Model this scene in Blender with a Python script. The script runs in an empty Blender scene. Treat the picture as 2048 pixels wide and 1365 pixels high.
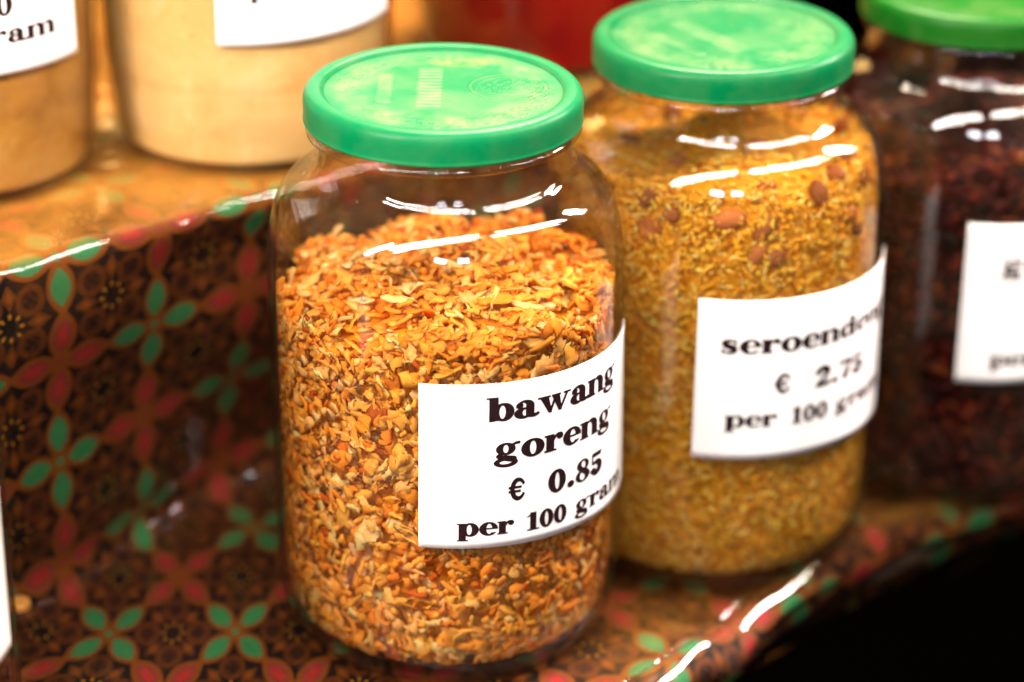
import bpy, math, random
import numpy as np
from mathutils import Vector

random.seed(7)
rng = np.random.default_rng(11)
SC = bpy.context.scene
COL = SC.collection

# ------------------------------------------------------------------ camera
TH = math.radians(25)
cam_d = bpy.data.cameras.new('camera')
cam = bpy.data.objects.new('camera', cam_d); COL.objects.link(cam)
cam.location = (0.02677, -1.01467, 0.59056)
cam.rotation_euler = (math.radians(90) - TH, 0, 0)
cam_d.sensor_width = 36.0
cam_d.lens = 36.0 * 5500 / 2048
cam_d.clip_start = 0.01; cam_d.clip_end = 50
cam_d.dof.use_dof = True
cam_d.dof.focus_distance = 1.066
cam_d.dof.aperture_fstop = 2.9
SC.camera = cam

# ------------------------------------------------------------------ world, lamps, exposure
w = bpy.data.worlds.new('World'); SC.world = w; w.use_nodes = True
w.node_tree.nodes['Background'].inputs[0].default_value = (1.0, 0.62, 0.38, 1)
w.node_tree.nodes['Background'].inputs[1].default_value = 0.003
SC.view_settings.view_transform = 'Standard'
SC.view_settings.look = 'None'
SC.view_settings.exposure = 1.08
SC.view_settings.gamma = 1.0
cy = SC.cycles
cy.max_bounces = 14; cy.diffuse_bounces = 4; cy.glossy_bounces = 5
cy.transmission_bounces = 8; cy.transparent_max_bounces = 32
cy.sample_clamp_indirect = 6.0
cy.blur_glossy = 0.3
try:
    cy.use_denoising = True; cy.denoiser = 'OPENIMAGEDENOISE'
except Exception:
    pass

def area(name, loc, target, sx, sy, power, col=(1, 0.9, 0.8), roll=None):
    L = bpy.data.lights.new(name, 'AREA'); L.shape = 'RECTANGLE'
    L.size = sx; L.size_y = sy; L.energy = power; L.color = col
    o = bpy.data.objects.new(name, L); COL.objects.link(o); o.location = loc
    z = (Vector(loc) - Vector(target)).normalized()
    xa = Vector(roll) if roll else Vector((1, 0, 0))
    xa = (xa - z * xa.dot(z)).normalized(); ya = z.cross(xa)
    from mathutils import Matrix
    o.rotation_euler = Matrix((xa, ya, z)).transposed().to_euler()
    return o
D = (0.84, 0.54, 0.0)
W1 = (1.0, 0.90, 0.80)
side = area('side_lamp', (0.78, 0.38, 0.54), (0.16, -0.10, -0.02), 0.40, 0.10, 0.9, (1.0, 0.84, 0.80), (0, 0, 1))
side.data.spread = math.radians(36)
area('key_lamp', (-0.64, -0.62, 0.68), (-0.02, 0.05, 0.20), 0.42, 0.034, 8.5, W1, D)
area('tube_lamp', (-0.08, -0.38, 0.70), (0.0, 0.0, 0.15), 0.68, 0.016, 2.8, W1, D)
area('tube_lamp', (-0.08, -0.475, 0.70), (0.0, 0.0, 0.15), 0.68, 0.010, 1.8, W1, D)
area('tube_lamp', (0.48, -0.04, 0.70), (0.05, 0.0, 0.15), 0.54, 0.018, 2.5, W1, D)
area('tube_lamp', (0.48, -0.13, 0.70), (0.05, 0.0, 0.15), 0.54, 0.011, 1.6, W1, D)
area('top_lamp', (0.10, 0.50, 0.85), (-0.05, 0.08, 0.15), 0.4, 0.2, 14.0, (1.0, 0.84, 0.62), D)
area('back_lamp', (-0.45, 1.50, 0.92), (-0.2, 0.15, 0.1), 0.8, 0.35, 3.5, (1.0, 0.58, 0.20), (1, 0, 0))
area('spot_lamp', (-0.05, -1.6, 0.86), (0.0, 0.0, 0.1), 0.26, 0.10, 3.5, (0.86, 0.9, 1.0), (1, 0, -0.6))
area('spot_lamp', (0.36, -1.5, 0.80), (0.0, 0.0, 0.1), 0.20, 0.12, 2.5, (0.86, 0.9, 1.0))

# ------------------------------------------------------------------ object helpers
def tag(o, label=None, cat=None, group=None, kind=None):
    if label: o['label'] = label
    if cat: o['category'] = cat
    if group: o['group'] = group
    if kind: o['kind'] = kind
    return o

def thing(name, loc, label, cat, group=None):
    o = bpy.data.objects.new(name, None); COL.objects.link(o)
    o.empty_display_size = 0.03; o.location = loc
    return tag(o, label, cat, group)

def mesh_np(name, verts, faces, mat, parent=None, smooth=True, cols=None, loc=None):
    """verts (N,3) array; faces: (M,k) array or list of lists"""
    me = bpy.data.meshes.new(name)
    if isinstance(faces, np.ndarray):
        M, k = faces.shape
        me.vertices.add(len(verts)); me.vertices.foreach_set('co', np.asarray(verts, np.float32).ravel())
        me.loops.add(M * k); me.loops.foreach_set('vertex_index', faces.astype(np.int32).ravel())
        me.polygons.add(M)
        me.polygons.foreach_set('loop_start', np.arange(0, M * k, k, dtype=np.int32))
        me.polygons.foreach_set('loop_total', np.full(M, k, np.int32))
        me.update(calc_edges=True)
    else:
        me.from_pydata([tuple(v) for v in verts], [], faces); me.update()
    me.validate()
    me.polygons.foreach_set('use_smooth', np.full(len(me.polygons), smooth))
    if cols is not None:
        ca = me.color_attributes.new('tone', 'FLOAT_COLOR', 'POINT')
        c4 = np.ones((len(verts), 4), np.float32); c4[:, :3] = cols
        ca.data.foreach_set('color', c4.ravel())
    me.materials.append(mat)
    o = bpy.data.objects.new(name, me); COL.objects.link(o)
    if parent: o.parent = parent
    if loc is not None: o.location = loc
    return o

def lathe(name, prof, mat, parent=None, seg=128, loc=None, smooth=True, a0=None):
    P = np.array(prof); n = len(P)
    a = np.linspace(0, 2 * np.pi, seg, endpoint=False)
    V = np.stack([P[:, 0][:, None] * np.cos(a), P[:, 0][:, None] * np.sin(a),
                  np.repeat(P[:, 1][:, None], seg, 1)], -1).reshape(-1, 3)
    i = np.arange(n - 1)[:, None]; j = np.arange(seg)[None, :]; j2 = (j + 1) % seg
    F = np.stack([i * seg + j, i * seg + j2, (i + 1) * seg + j2, (i + 1) * seg + j], -1).reshape(-1, 4)
    return mesh_np(name, V, F, mat, parent, smooth, loc=loc)

def smooth_prof(pts, n=8):
    """Catmull-Rom through the points"""
    P = [np.array(p, float) for p in pts]; out = []
    for i in range(len(P) - 1):
        p0 = P[max(i - 1, 0)]; p1 = P[i]; p2 = P[i + 1]; p3 = P[min(i + 2, len(P) - 1)]
        for k in range(n):
            t = k / n
            out.append(0.5 * ((2 * p1) + (-p0 + p2) * t + (2 * p0 - 5 * p1 + 4 * p2 - p3) * t * t + (-p0 + 3 * p1 - 3 * p2 + p3) * t ** 3))
    out.append(P[-1]); return out

# ------------------------------------------------------------------ shader helpers
def new_mat(name):
    m = bpy.data.materials.new(name); m.use_nodes = True
    nt = m.node_tree; nt.nodes.clear()
    out = nt.nodes.new('ShaderNodeOutputMaterial')
    return m, nt, out

class X:
    """tiny expression wrapper over Math nodes"""
    nt = None
    def __init__(s, v): s.v = v
    @staticmethod
    def m(op, *a, clamp=False):
        n = X.nt.nodes.new('ShaderNodeMath'); n.operation = op; n.use_clamp = clamp
        for i, q in enumerate(a):
            q = q.v if isinstance(q, X) else q
            if isinstance(q, (int, float)): n.inputs[i].default_value = float(q)
            else: X.nt.links.new(q, n.inputs[i])
        return X(n.outputs[0])
    def __add__(s, o): return X.m('ADD', s, o)
    __radd__ = __add__
    def __sub__(s, o): return X.m('SUBTRACT', s, o)
    def __rsub__(s, o): return X.m('SUBTRACT', o, s)
    def __mul__(s, o): return X.m('MULTIPLY', s, o)
    __rmul__ = __mul__
    def __truediv__(s, o): return X.m('DIVIDE', s, o)
    def abs(s): return X.m('ABSOLUTE', s)
    def fract(s): return X.m('FRACT', s)
    def floor(s): return X.m('FLOOR', s)
    def sq(s): return s * s
    def sqrt(s): return X.m('SQRT', s)
    def min(s, o): return X.m('MINIMUM', s, o)
    def max(s, o): return X.m('MAXIMUM', s, o)
    def lt(s, e, soft=0.012):          # 1 where s < e, soft edge
        return X.m('MULTIPLY_ADD', (e - s) if not isinstance(e, X) else X.m('SUBTRACT', e, s), 1.0 / soft, 0.5, clamp=True)

def node(nt, t, **kw):
    n = nt.nodes.new(t)
    for k, v in kw.items():
        if k.startswith('in_'): n.inputs[k[3:].replace('_', ' ')].default_value = v
        else: setattr(n, k, v)
    return n

def mixc(nt, fac, a, b, mode='MIX'):
    n = nt.nodes.new('ShaderNodeMix'); n.data_type = 'RGBA'; n.blend_type = mode
    for i, q in ((0, fac), (6, a), (7, b)):
        q = q.v if isinstance(q, X) else q
        if isinstance(q, (tuple, list)): n.inputs[i].default_value = (*q[:3], 1)
        elif isinstance(q, (int, float)): n.inputs[i].default_value = q
        else: nt.links.new(q, n.inputs[i])
    return n.outputs[2]

def noise(nt, scale, detail=3, rough=0.55, vec=None, dist=0.0):
    n = nt.nodes.new('ShaderNodeTexNoise'); n.inputs['Scale'].default_value = scale
    n.inputs['Detail'].default_value = detail; n.inputs['Roughness'].default_value = rough
    n.inputs['Distortion'].default_value = dist
    if vec is not None: nt.links.new(vec, n.inputs['Vector'])
    else:
        tc = nt.nodes.new('ShaderNodeTexCoord'); nt.links.new(tc.outputs['Object'], n.inputs['Vector'])
    return n.outputs['Fac']

def ramp(nt, fac, stops):
    r = nt.nodes.new('ShaderNodeValToRGB'); e = r.color_ramp.elements
    while len(e) < len(stops): e.new(0.5)
    for q, (p, c) in zip(e, stops): q.position = p; q.color = (*c, 1) if len(c) == 3 else c
    nt.links.new(fac.v if isinstance(fac, X) else fac, r.inputs[0]); return r.outputs[0]

def bump(nt, h, strength, dist=0.001):
    b = nt.nodes.new('ShaderNodeBump'); b.inputs['Strength'].default_value = strength
    b.inputs['Distance'].default_value = dist
    nt.links.new(h.v if isinstance(h, X) else h, b.inputs['Height']); return b.outputs[0]

# ---- glass: thin-walled, schlick reflection over tinted transparency, a little dust
def glass_mat(name, tint=(0.74, 0.68, 0.50), haze=0.012, specks=0.4):
    m, nt, out = new_mat(name); X.nt = nt
    lw = node(nt, 'ShaderNodeLayerWeight'); lw.inputs['Blend'].default_value = 0.5
    oi = node(nt, 'ShaderNodeObjectInfo'); tc = node(nt, 'ShaderNodeTexCoord'); va = node(nt, 'ShaderNodeVectorMath'); va.operation = 'ADD'
    nt.links.new(tc.outputs['Object'], va.inputs[0]); nt.links.new((X(oi.outputs['Random']) * 9.0).v, va.inputs[1])
    nz = noise(nt, 19, 2, vec=va.outputs[0]); nz2 = noise(nt, 80, 2, vec=va.outputs[0])
    hgt = X(nz) * 1.0 + X(nz2) * 0.14
    nrm = bump(nt, hgt, 0.16, 0.0022)
    fac = X(lw.outputs['Facing'])
    f5 = X.m('POWER', fac, 4.5)
    fr = X.m('MULTIPLY_ADD', f5, 0.78, 0.05, clamp=True)
    tr = node(nt, 'ShaderNodeBsdfTransparent')
    tcol = mixc(nt, X.m('POWER', fac, 3.0), (0.985, 0.985, 0.98), tint)
    nt.links.new(tcol, tr.inputs[0])
    gl = node(nt, 'ShaderNodeBsdfGlossy'); gl.inputs['Roughness'].default_value = 0.05
    nt.links.new(nrm, gl.inputs['Normal'])
    mx = node(nt, 'ShaderNodeMixShader'); nt.links.new(fr.v, mx.inputs[0])
    nt.links.new(tr.outputs[0], mx.inputs[1]); nt.links.new(gl.outputs[0], mx.inputs[2])
    # fingerprints, fine powder clinging to the glass
    sp = X(noise(nt, 1500, 1)); sm = X(noise(nt, 38, 4, 0.65))
    spk = X.m('MULTIPLY_ADD', sp, 14.0, -10.2, clamp=True) * X.m('MULTIPLY_ADD', sm, 4, -1.6, clamp=True)
    dust = spk * specks + X.m('MULTIPLY_ADD', sm, 3.0, -1.2, clamp=True) * haze
    df = node(nt, 'ShaderNodeBsdfDiffuse'); df.inputs[0].default_value = (0.75, 0.58, 0.38, 1)
    mx2 = node(nt, 'ShaderNodeMixShader'); nt.links.new(dust.v, mx2.inputs[0])
    nt.links.new(mx.outputs[0], mx2.inputs[1]); nt.links.new(df.outputs[0], mx2.inputs[2])
    nt.links.new(mx2.outputs[0], out.inputs[0])
    return m

def principled(nt, out, col=None, rough=0.5, **kw):
    p = node(nt, 'ShaderNodeBsdfPrincipled'); p.inputs['Roughness'].default_value = rough
    if col is not None:
        if isinstance(col, (tuple, list)): p.inputs['Base Color'].default_value = (*col, 1)
        else: nt.links.new(col, p.inputs['Base Color'])
    for k, v in kw.items(): p.inputs[k.replace('_', ' ')].default_value = v
    nt.links.new(p.outputs[0], out.inputs[0]); return p

# ---- lid: painted metal with embossed ring lettering and powder dust caught in it
def lid_mat(name, base, dust_amt, seed):
    m, nt, out = new_mat(name); X.nt = nt
    tc = node(nt, 'ShaderNodeTexCoord'); sp = node(nt, 'ShaderNodeSeparateXYZ')
    nt.links.new(tc.outputs['Object'], sp.inputs[0])
    x = X(sp.outputs[0]) * 18.18; y = X(sp.outputs[1]) * 18.18      # lid radius = 1
    z = X(sp.outputs[2])
    top = z.lt(-0.0006, 0.0008); top = 1.0 - top
    r = (x.sq() + y.sq()).sqrt(); ang = X.m('ARCTAN2', y, x)
    # broken band of raised lettering (too worn to read)
    band = (r - 0.70).abs().lt(0.075, 0.02)
    na = X.m('SINE', ang * 46 + X(noise(nt, 60, 2)) * 7); nb = X.m('SINE', r * 75 + ang * 3)
    gl = (na * nb + na * 0.6).lt(0.1, 0.5)
    n1 = X(noise(nt, 28 + seed, 3)); n2 = X(noise(nt, 60, 4, 0.7)); n3 = X(noise(nt, 900, 2))
    letters = band * gl * X.m('MULTIPLY_ADD', X(noise(nt, 21 + seed * 3, 1)), 6, -2.4, clamp=True)
    # two upright bars and a foot of letters in the middle, small oval badge at right
    bar1 = (x + 0.42).abs().lt(0.05, 0.02) * (y - 0.03).abs().lt(0.30, 0.03)
    bar2 = (x + 0.10).abs().lt(0.085, 0.02) * (y - 0.05).abs().lt(0.42, 0.03)
    ridge = X.m('SINE', y * 95) * 0.5 + 0.5
    ox = (x - 0.46) / 0.27; oy = (y - 0.08) / 0.26
    orr = (ox.sq() + oy.sq()).sqrt()
    badge = (orr - 1.0).abs().lt(0.06, 0.03) + (orr - 0.82).abs().lt(0.03, 0.03) * 0.6
    btx = orr.lt(0.66, 0.05) * X.m('MULTIPLY_ADD', X.m('SINE', x * 70 + n2 * 9) * X.m('SINE', y * 52), 3.0, 0.2, clamp=True)
    ring = (r - 0.86).abs().lt(0.008, 0.01)
    h = (letters * 0.7 + bar1 * 0.4 + bar2 * 0.4 * ridge + badge * 0.6 + btx * 0.35) * top
    front = X.m('MULTIPLY_ADD', y, -0.45, 0.45, clamp=True)
    inner = r.lt(0.86, 0.05)
    blot = X.m('MULTIPLY_ADD', n1, 5, -2.2, clamp=True)
    soft = X.m('MULTIPLY_ADD', n2, 3, -1.1, clamp=True)
    d = (r - 0.66).abs().lt(0.13, 0.10) * 0.40 * soft + (bar1 + bar2) * 0.34 * X.m('MULTIPLY_ADD', n2, 2.4, -0.5, clamp=True) \
        + blot * 0.30 * front + letters * 0.14 + badge * 0.08 + ring * 0.4 * front * blot
    grains = X.m('MULTIPLY_ADD', n3, 16, -10.4, clamp=True) * X.m('MULTIPLY_ADD', n2, 5, -2.2, clamp=True) * front
    d = (d * inner * dust_amt + grains * 0.8 * dust_amt) * top + 0.06 * soft
    dirt = X.m('ADD', d, 0.0, clamp=True)
    # yellow smear at the back of the panel
    ye = ((x - 0.18).sq() * 8 + (y - 0.60).sq() * 60).lt(0.6, 0.7) * X.m('MULTIPLY_ADD', n2, 4, -1.4, clamp=True) * top * (0.28 if seed == 0 else 0.0)
    c = mixc(nt, dirt, base, (0.27, 0.25, 0.11))
    c = mixc(nt, ye, c, (0.26, 0.22, 0.015))
    p = principled(nt, out, c, 0.36, Specular_IOR_Level=0.10)
    rr = X.m('MULTIPLY_ADD', dirt, 0.45, 0.34); nt.links.new(rr.v, p.inputs['Roughness'])
    nt.links.new(bump(nt, h + n3 * 0.04 + soft * 0.08, 0.65, 0.0010), p.inputs['Normal'])
    return m

def paper_mat():
    m, nt, out = new_mat('label_paper'); X.nt = nt
    c = mixc(nt, noise(nt, 18, 4), (0.84, 0.79, 0.77), (0.88, 0.84, 0.82))
    p = principled(nt, out, c, 0.42, Specular_IOR_Level=0.35)
    nt.links.new(bump(nt, X(noise(nt, 45, 3)), 0.25, 0.001), p.inputs['Normal'])
    return m

def ink_mat():
    m, nt, out = new_mat('label_ink'); X.nt = nt
    c = ramp(nt, noise(nt, 2600, 2, 0.8), [(0.35, (0.004, 0.0015, 0.002)), (0.72, (0.040, 0.017, 0.020))])
    principled(nt, out, c, 0.8, Specular_IOR_Level=0.0); return m

def flake_mat(name, rough=0.55, transl=0.25):
    m, nt, out = new_mat(name); X.nt = nt
    a = node(nt, 'ShaderNodeAttribute'); a.attribute_name = 'tone'
    v = ramp(nt, noise(nt, 420, 3), [(0.3, (0.88, 0.84, 0.78)), (0.7, (1.05, 1.06, 1.05))])
    c = mixc(nt, 1.0, a.outputs['Color'], v, 'MULTIPLY')
    p = node(nt, 'ShaderNodeBsdfPrincipled'); p.inputs['Roughness'].default_value = rough
    p.inputs['Specular IOR Level'].default_value = 0.12
    nt.links.new(c, p.inputs['Base Color'])
    nt.links.new(bump(nt, X(noise(nt, 900, 3)), 0.5, 0.0004), p.inputs['Normal'])
    t = node(nt, 'ShaderNodeBsdfTranslucent'); nt.links.new(c, t.inputs[0])
    mx = node(nt, 'ShaderNodeMixShader'); mx.inputs[0].default_value = transl
    nt.links.new(p.outputs[0], mx.inputs[1]); nt.links.new(t.outputs[0], mx.inputs[2])
    nt.links.new(mx.outputs[0], out.inputs[0]); return m

def powder_mat(name, c1, c2, c3):
    m, nt, out = new_mat(name); X.nt = nt
    tc = node(nt, 'ShaderNodeTexCoord'); mp = node(nt, 'ShaderNodeMapping')
    mp.inputs['Scale'].default_value = (1, 1, 1.3)
    nt.links.new(tc.outputs['Object'], mp.inputs[0])
    n1 = noise(nt, 26, 5, 0.6, mp.outputs[0]); n2 = noise(nt, 260, 3, 0.6)
    c = ramp(nt, n1, [(0.30, c1), (0.52, c2), (0.74, c3)])
    c = mixc(nt, X.m('MULTIPLY_ADD', X(n2), 6, -3.7, clamp=True) * 0.5, c, tuple(q * 0.5 for q in c1))
    p = principled(nt, out, c, 0.9, Specular_IOR_Level=0.1)
    nt.links.new(bump(nt, X(n2) * 0.4 + X(n1), 0.5, 0.002), p.inputs['Normal'])
    return m

# ---- printed batik cloth: lattice of beaded petals, ring flowers in each cell
def cloth_mat():
    m, nt, out = new_mat('batik_cloth'); X.nt = nt
    uv = node(nt, 'ShaderNodeUVMap'); sp = node(nt, 'ShaderNodeSeparateXYZ')
    nt.links.new(uv.outputs[0], sp.inputs[0])
    wob = noise(nt, 35, 2)
    U = X(sp.outputs[0]) + (X(wob) - 0.5) * 0.03; V = X(sp.outputs[1]) + (X(noise(nt, 30, 2)) - 0.5) * 0.03
    iu = (U + 0.5).floor(); iv = (V + 0.5).floor()
    du = U - iu; dv = V - iv                               # offset to nearest node
    par = ((iu + iv) * 0.5).fract().lt(0.25, 0.01)          # 1 = green node
    au = du.abs(); av = dv.abs()
    al = au.max(av) - 0.270; ac = au.min(av)                # along / across the petal
    def lens(L, W): return ac - (1.0 - (al / L).sq()) * W
    petal = lens(0.180, 0.100).lt(0.0, 0.012)
    halo = lens(0.262, 0.142).lt(0.0, 0.012)
    hub = (au.max(av)).lt(0.085, 0.01); hubd = (au.max(av)).lt(0.035, 0.01)
    bead = X.m('SINE', U * 150) * X.m('SINE', V * 150)
    beads = X.m('MULTIPLY_ADD', bead.abs(), 2.4, -0.35, clamp=True)
    vein = (ac - 0.022).abs().lt(0.008, 0.008) * al.abs().lt(0.085, 0.01)
    # the cell between nodes
    cu = (U.fract() - 0.5); cv = (V.fract() - 0.5)
    ru = cu.abs() - 0.20; rv = cv.abs() - 0.20
    rd = (ru.sq() + rv.sq()).sqrt()
    ring = (rd - 0.112).abs().lt(0.032, 0.012)
    in4 = ((ru.abs().max(rv.abs()) - 0.048).abs() + ru.abs().min(rv.abs())).lt(0.026, 0.015)
    cd = (cu.sq() + cv.sq()).sqrt(); ca = X.m('ARCTAN2', cv, cu)
    ro = (cd - 0.105).abs(); fl = X.m('COSINE', ca * 8)
    dots = (ro.sq() + (1.0 - fl) * 0.0012).sqrt().lt(0.026, 0.012)
    tu = cu.abs().max(cv.abs()); tv = cu.abs().min(cv.abs())
    tri = ((tu - 0.27).abs() * 0.6 + tv).lt(0.042, 0.012)
    tri_o = (((tu - 0.27).abs() * 0.6 + tv) - 0.06).abs().lt(0.009, 0.01)
    fine = X(noise(nt, 420, 3))
    ibase = mixc(nt, fine, (0.00100, 0.00040, 0.00030), (0.00400, 0.00100, 0.00050))
    orange = mixc(nt, beads, (0.085, 0.017, 0.0004), (0.20, 0.052, 0.001))
    ringc = mixc(nt, fine, (0.028, 0.005, 0.0002), (0.11, 0.026, 0.0006))
    gold = (0.30, 0.11, 0.004)
    c = mixc(nt, X.m('ADD', ring, in4 * 0.75, clamp=True), ibase, ringc)
    c = mixc(nt, X.m('ADD', tri, tri_o * 0.8, clamp=True), c, orange)
    c = mixc(nt, dots, c, gold)
    c = mixc(nt, halo, c, orange)
    c = mixc(nt, hub, c, orange)
    green = mixc(nt, beads, (0.0008, 0.048, 0.007), (0.055, 0.22, 0.085))
    pink = mixc(nt, beads, (0.065, 0.0008, 0.0006), (0.24, 0.040, 0.028))
    pc = mixc(nt, par, pink, green)
    pd = mixc(nt, par, (0.40, 0.0, 0.006), (0.0, 0.16, 0.04))
    c = mixc(nt, petal, c, pc); c = mixc(nt, vein * petal, c, pd); c = mixc(nt, hubd, c, pc)
    p = principled(nt, out, c, 0.75, Specular_IOR_Level=0.2)
    nt.links.new(bump(nt, X(noise(nt, 2500, 1)) + X.m('SINE', U * 900) * 0.2, 0.25, 0.0003), p.inputs['Normal'])
    return m

def plastic_mat():
    m, nt, out = new_mat('clear_plastic'); X.nt = nt
    lw = node(nt, 'ShaderNodeLayerWeight'); lw.inputs['Blend'].default_value = 0.5
    f5 = X.m('POWER', X(lw.outputs['Facing']), 4.2)
    fr = X.m('MULTIPLY_ADD', f5, 0.75, 0.075, clamp=True)
    nrm = bump(nt, X(noise(nt, 26, 3, 0.5)) + X(noise(nt, 90, 2)) * 0.2, 0.3, 0.004)
    tr = node(nt, 'ShaderNodeBsdfTransparent'); tr.inputs[0].default_value = (0.96, 0.94, 0.90, 1)
    gl = node(nt, 'ShaderNodeBsdfGlossy'); gl.inputs['Roughness'].default_value = 0.08
    nt.links.new(nrm, gl.inputs['Normal'])
    mx = node(nt, 'ShaderNodeMixShader'); nt.links.new(fr.v, mx.inputs[0])
    nt.links.new(tr.outputs[0], mx.inputs[1]); nt.links.new(gl.outputs[0], mx.inputs[2])
    # spilt spice dust on the upper step; brownish glare painted in at lower right
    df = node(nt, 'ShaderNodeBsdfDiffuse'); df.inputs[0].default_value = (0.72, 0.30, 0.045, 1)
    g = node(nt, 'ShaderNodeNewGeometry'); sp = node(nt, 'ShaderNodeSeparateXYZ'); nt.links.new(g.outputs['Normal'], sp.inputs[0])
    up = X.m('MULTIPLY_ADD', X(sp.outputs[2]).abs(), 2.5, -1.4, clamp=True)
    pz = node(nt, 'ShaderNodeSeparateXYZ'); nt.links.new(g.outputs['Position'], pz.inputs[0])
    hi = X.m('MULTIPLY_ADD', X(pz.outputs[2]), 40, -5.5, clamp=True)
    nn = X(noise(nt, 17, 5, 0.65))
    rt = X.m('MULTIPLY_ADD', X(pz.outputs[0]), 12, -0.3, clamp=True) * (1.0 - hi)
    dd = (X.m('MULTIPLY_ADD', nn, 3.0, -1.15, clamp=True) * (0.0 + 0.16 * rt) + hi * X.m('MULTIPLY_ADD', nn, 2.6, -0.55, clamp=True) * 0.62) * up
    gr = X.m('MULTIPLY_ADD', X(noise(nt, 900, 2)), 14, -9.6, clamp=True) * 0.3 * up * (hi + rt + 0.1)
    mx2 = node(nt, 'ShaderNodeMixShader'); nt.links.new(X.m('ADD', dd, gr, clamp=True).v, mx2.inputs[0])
    nt.links.new(mx.outputs[0], mx2.inputs[1]); nt.links.new(df.outputs[0], mx2.inputs[2])
    nt.links.new(mx2.outputs[0], out.inputs[0]); return m

def plain(name, col, rough=0.6, **kw):
    m, nt, out = new_mat(name); X.nt = nt
    c = mixc(nt, noise(nt, 30, 3), tuple(q * 0.8 for q in col), tuple(min(1, q * 1.15) for q in col))
    principled(nt, out, c, rough, **kw); return m

M_glass = glass_mat('jar_glass')
M_glass2 = glass_mat('jar_glass_dusty', haze=0.02)
M_glass3 = glass_mat('jar_glass_clean', haze=0.0, specks=0.0)
M_paper = paper_mat(); M_ink = ink_mat()
M_lid0 = lid_mat('lid_green', (0.0002, 0.135, 0.044), 0.7, 0)
M_lid1 = lid_mat('lid_green_second', (0.0002, 0.112, 0.033), 0.45, 2)
M_lid2 = lid_mat('lid_green_deep', (0.0003, 0.075, 0.004), 0.15, 5)
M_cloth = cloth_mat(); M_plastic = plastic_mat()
M_dark = plain('dark_floor', (0.0016, 0.0012, 0.001), 0.9, Specular_IOR_Level=0.0)

# ------------------------------------------------------------------ lettering: heavy roman glyphs from unions of strokes
H = 0.024
def _grid(x0, x1, y0, y1):
    return np.meshgrid(np.arange(x0, x1 + H, H), np.arange(y0, y1 + H, H))
def E(cx, cy, rx, ry): return lambda x, y: (np.sqrt(((x - cx) / rx) ** 2 + ((y - cy) / ry) ** 2) - 1) * min(rx, ry)
def Rc(x0, x1, y0, y1): return lambda x, y: np.maximum(np.maximum(x0 - x, x - x1), np.maximum(y0 - y, y - y1))
def Un(*f): return lambda x, y: np.minimum.reduce([g(x, y) for g in f])
def In(*f): return lambda x, y: np.maximum.reduce([g(x, y) for g in f])
def Sub(a, *b): return lambda x, y: np.maximum(a(x, y), -np.minimum.reduce([g(x, y) for g in b]))
def St(*pts):
    """stroke through (x, y, radius) points"""
    def f(x, y):
        d = np.full(np.shape(x), 9.0)
        for (ax, ay, ar), (bx, by, br) in zip(pts, pts[1:]):
            L = (bx - ax) ** 2 + (by - ay) ** 2 + 1e-9
            t = np.clip(((x - ax) * (bx - ax) + (y - ay) * (by - ay)) / L, 0, 1)
            d = np.minimum(d, np.hypot(x - ax - t * (bx - ax), y - ay - t * (by - ay)) - (ar + t * (br - ar)))
        return d
    return f
def Po(*p):
    """convex polygon, counter-clockwise"""
    def f(x, y):
        d = np.full(np.shape(x), -9.0)
        for (ax, ay), (bx, by) in zip(p, p[1:] + p[:1]):
            L = math.hypot(bx - ax, by - ay)
            d = np.maximum(d, ((x - ax) * (by - ay) - (y - ay) * (bx - ax)) / L)
        return d
    return f
def arc(cx, cy, rx, ry, a0, a1, r0, r1, rm=None, n=14):
    out = []
    for k in range(n + 1):
        t = k / n; a = math.radians(a0 + (a1 - a0) * t)
        r = r0 + (r1 - r0) * t if rm is None else (r0 * (1 - t) ** 2 + r1 * t ** 2 + 2 * (2 * rm - .5 * (r0 + r1)) * t * (1 - t))
        out.append((cx + rx * math.cos(a), cy + ry * math.sin(a), max(r, .02)))
    return out
SF = 0.075
def serif(x0, x1, y): return Rc(x0, x1, y, y + SF)
def arch(x0):   # stem right edge at x0: returns hump with right stem
    return Un(Sub(In(E(x0 + .34, .60, .45, .42), Rc(x0 - .05, 9, .60, 9)), E(x0 + .18, .58, .185, .30), Rc(x0, x0 + .365, -1, .58)),
              Rc(x0 + .365, x0 + .79, 0, .62))
def bowl(cx, flip=False): return Sub(E(cx, .5, .52, .525), E(cx - (.06 if not flip else -.06), .5, .175, .43))
G = {}
G['n'] = (1.46, Un(Rc(.10, .52, 0, .98), Rc(0, .3, .98 - SF, .98), serif(0, .60, 0), arch(.52), serif(.86, 1.42, 0)))
G['m'] = (2.18, Un(Rc(.10, .52, 0, .98), Rc(0, .3, .98 - SF, .98), serif(0, .60, 0), arch(.52), serif(.86, 1.36, 0), arch(1.28), serif(1.62, 2.16, 0)))
G['r'] = (1.10, Un(Rc(.10, .52, 0, .98), Rc(0, .3, .98 - SF, .98), serif(0, .66, 0), St((.50, .62, .03), (.60, .84, .06), (.78, .94, .07), (.9, .88, .12)), E(.88, .80, .175, .175)))
G['a'] = (1.30, Un(Sub(In(E(.58, .66, .46, .36), Rc(-1, 9, .62, 9)), E(.46, .62, .20, .29)), Rc(.62, 1.04, .15, .68), E(.28, .74, .17, .16),
                   Sub(E(.46, .28, .44, .31), E(.56, .30, .15, .21)), In(E(.98, .16, .34, .18), Rc(.62, 1.36, -1, .16)), Rc(1.20, 1.30, .08, .2)))
G['b'] = (1.36, Un(Rc(.10, .52, .03, 1.38), Rc(-.04, .3, 1.38 - SF, 1.38), In(bowl(.80), Rc(.45, 9, -9, 9)), Po((.1, 0), (.3, 0), (.52, .12), (.1, .12))))
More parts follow.
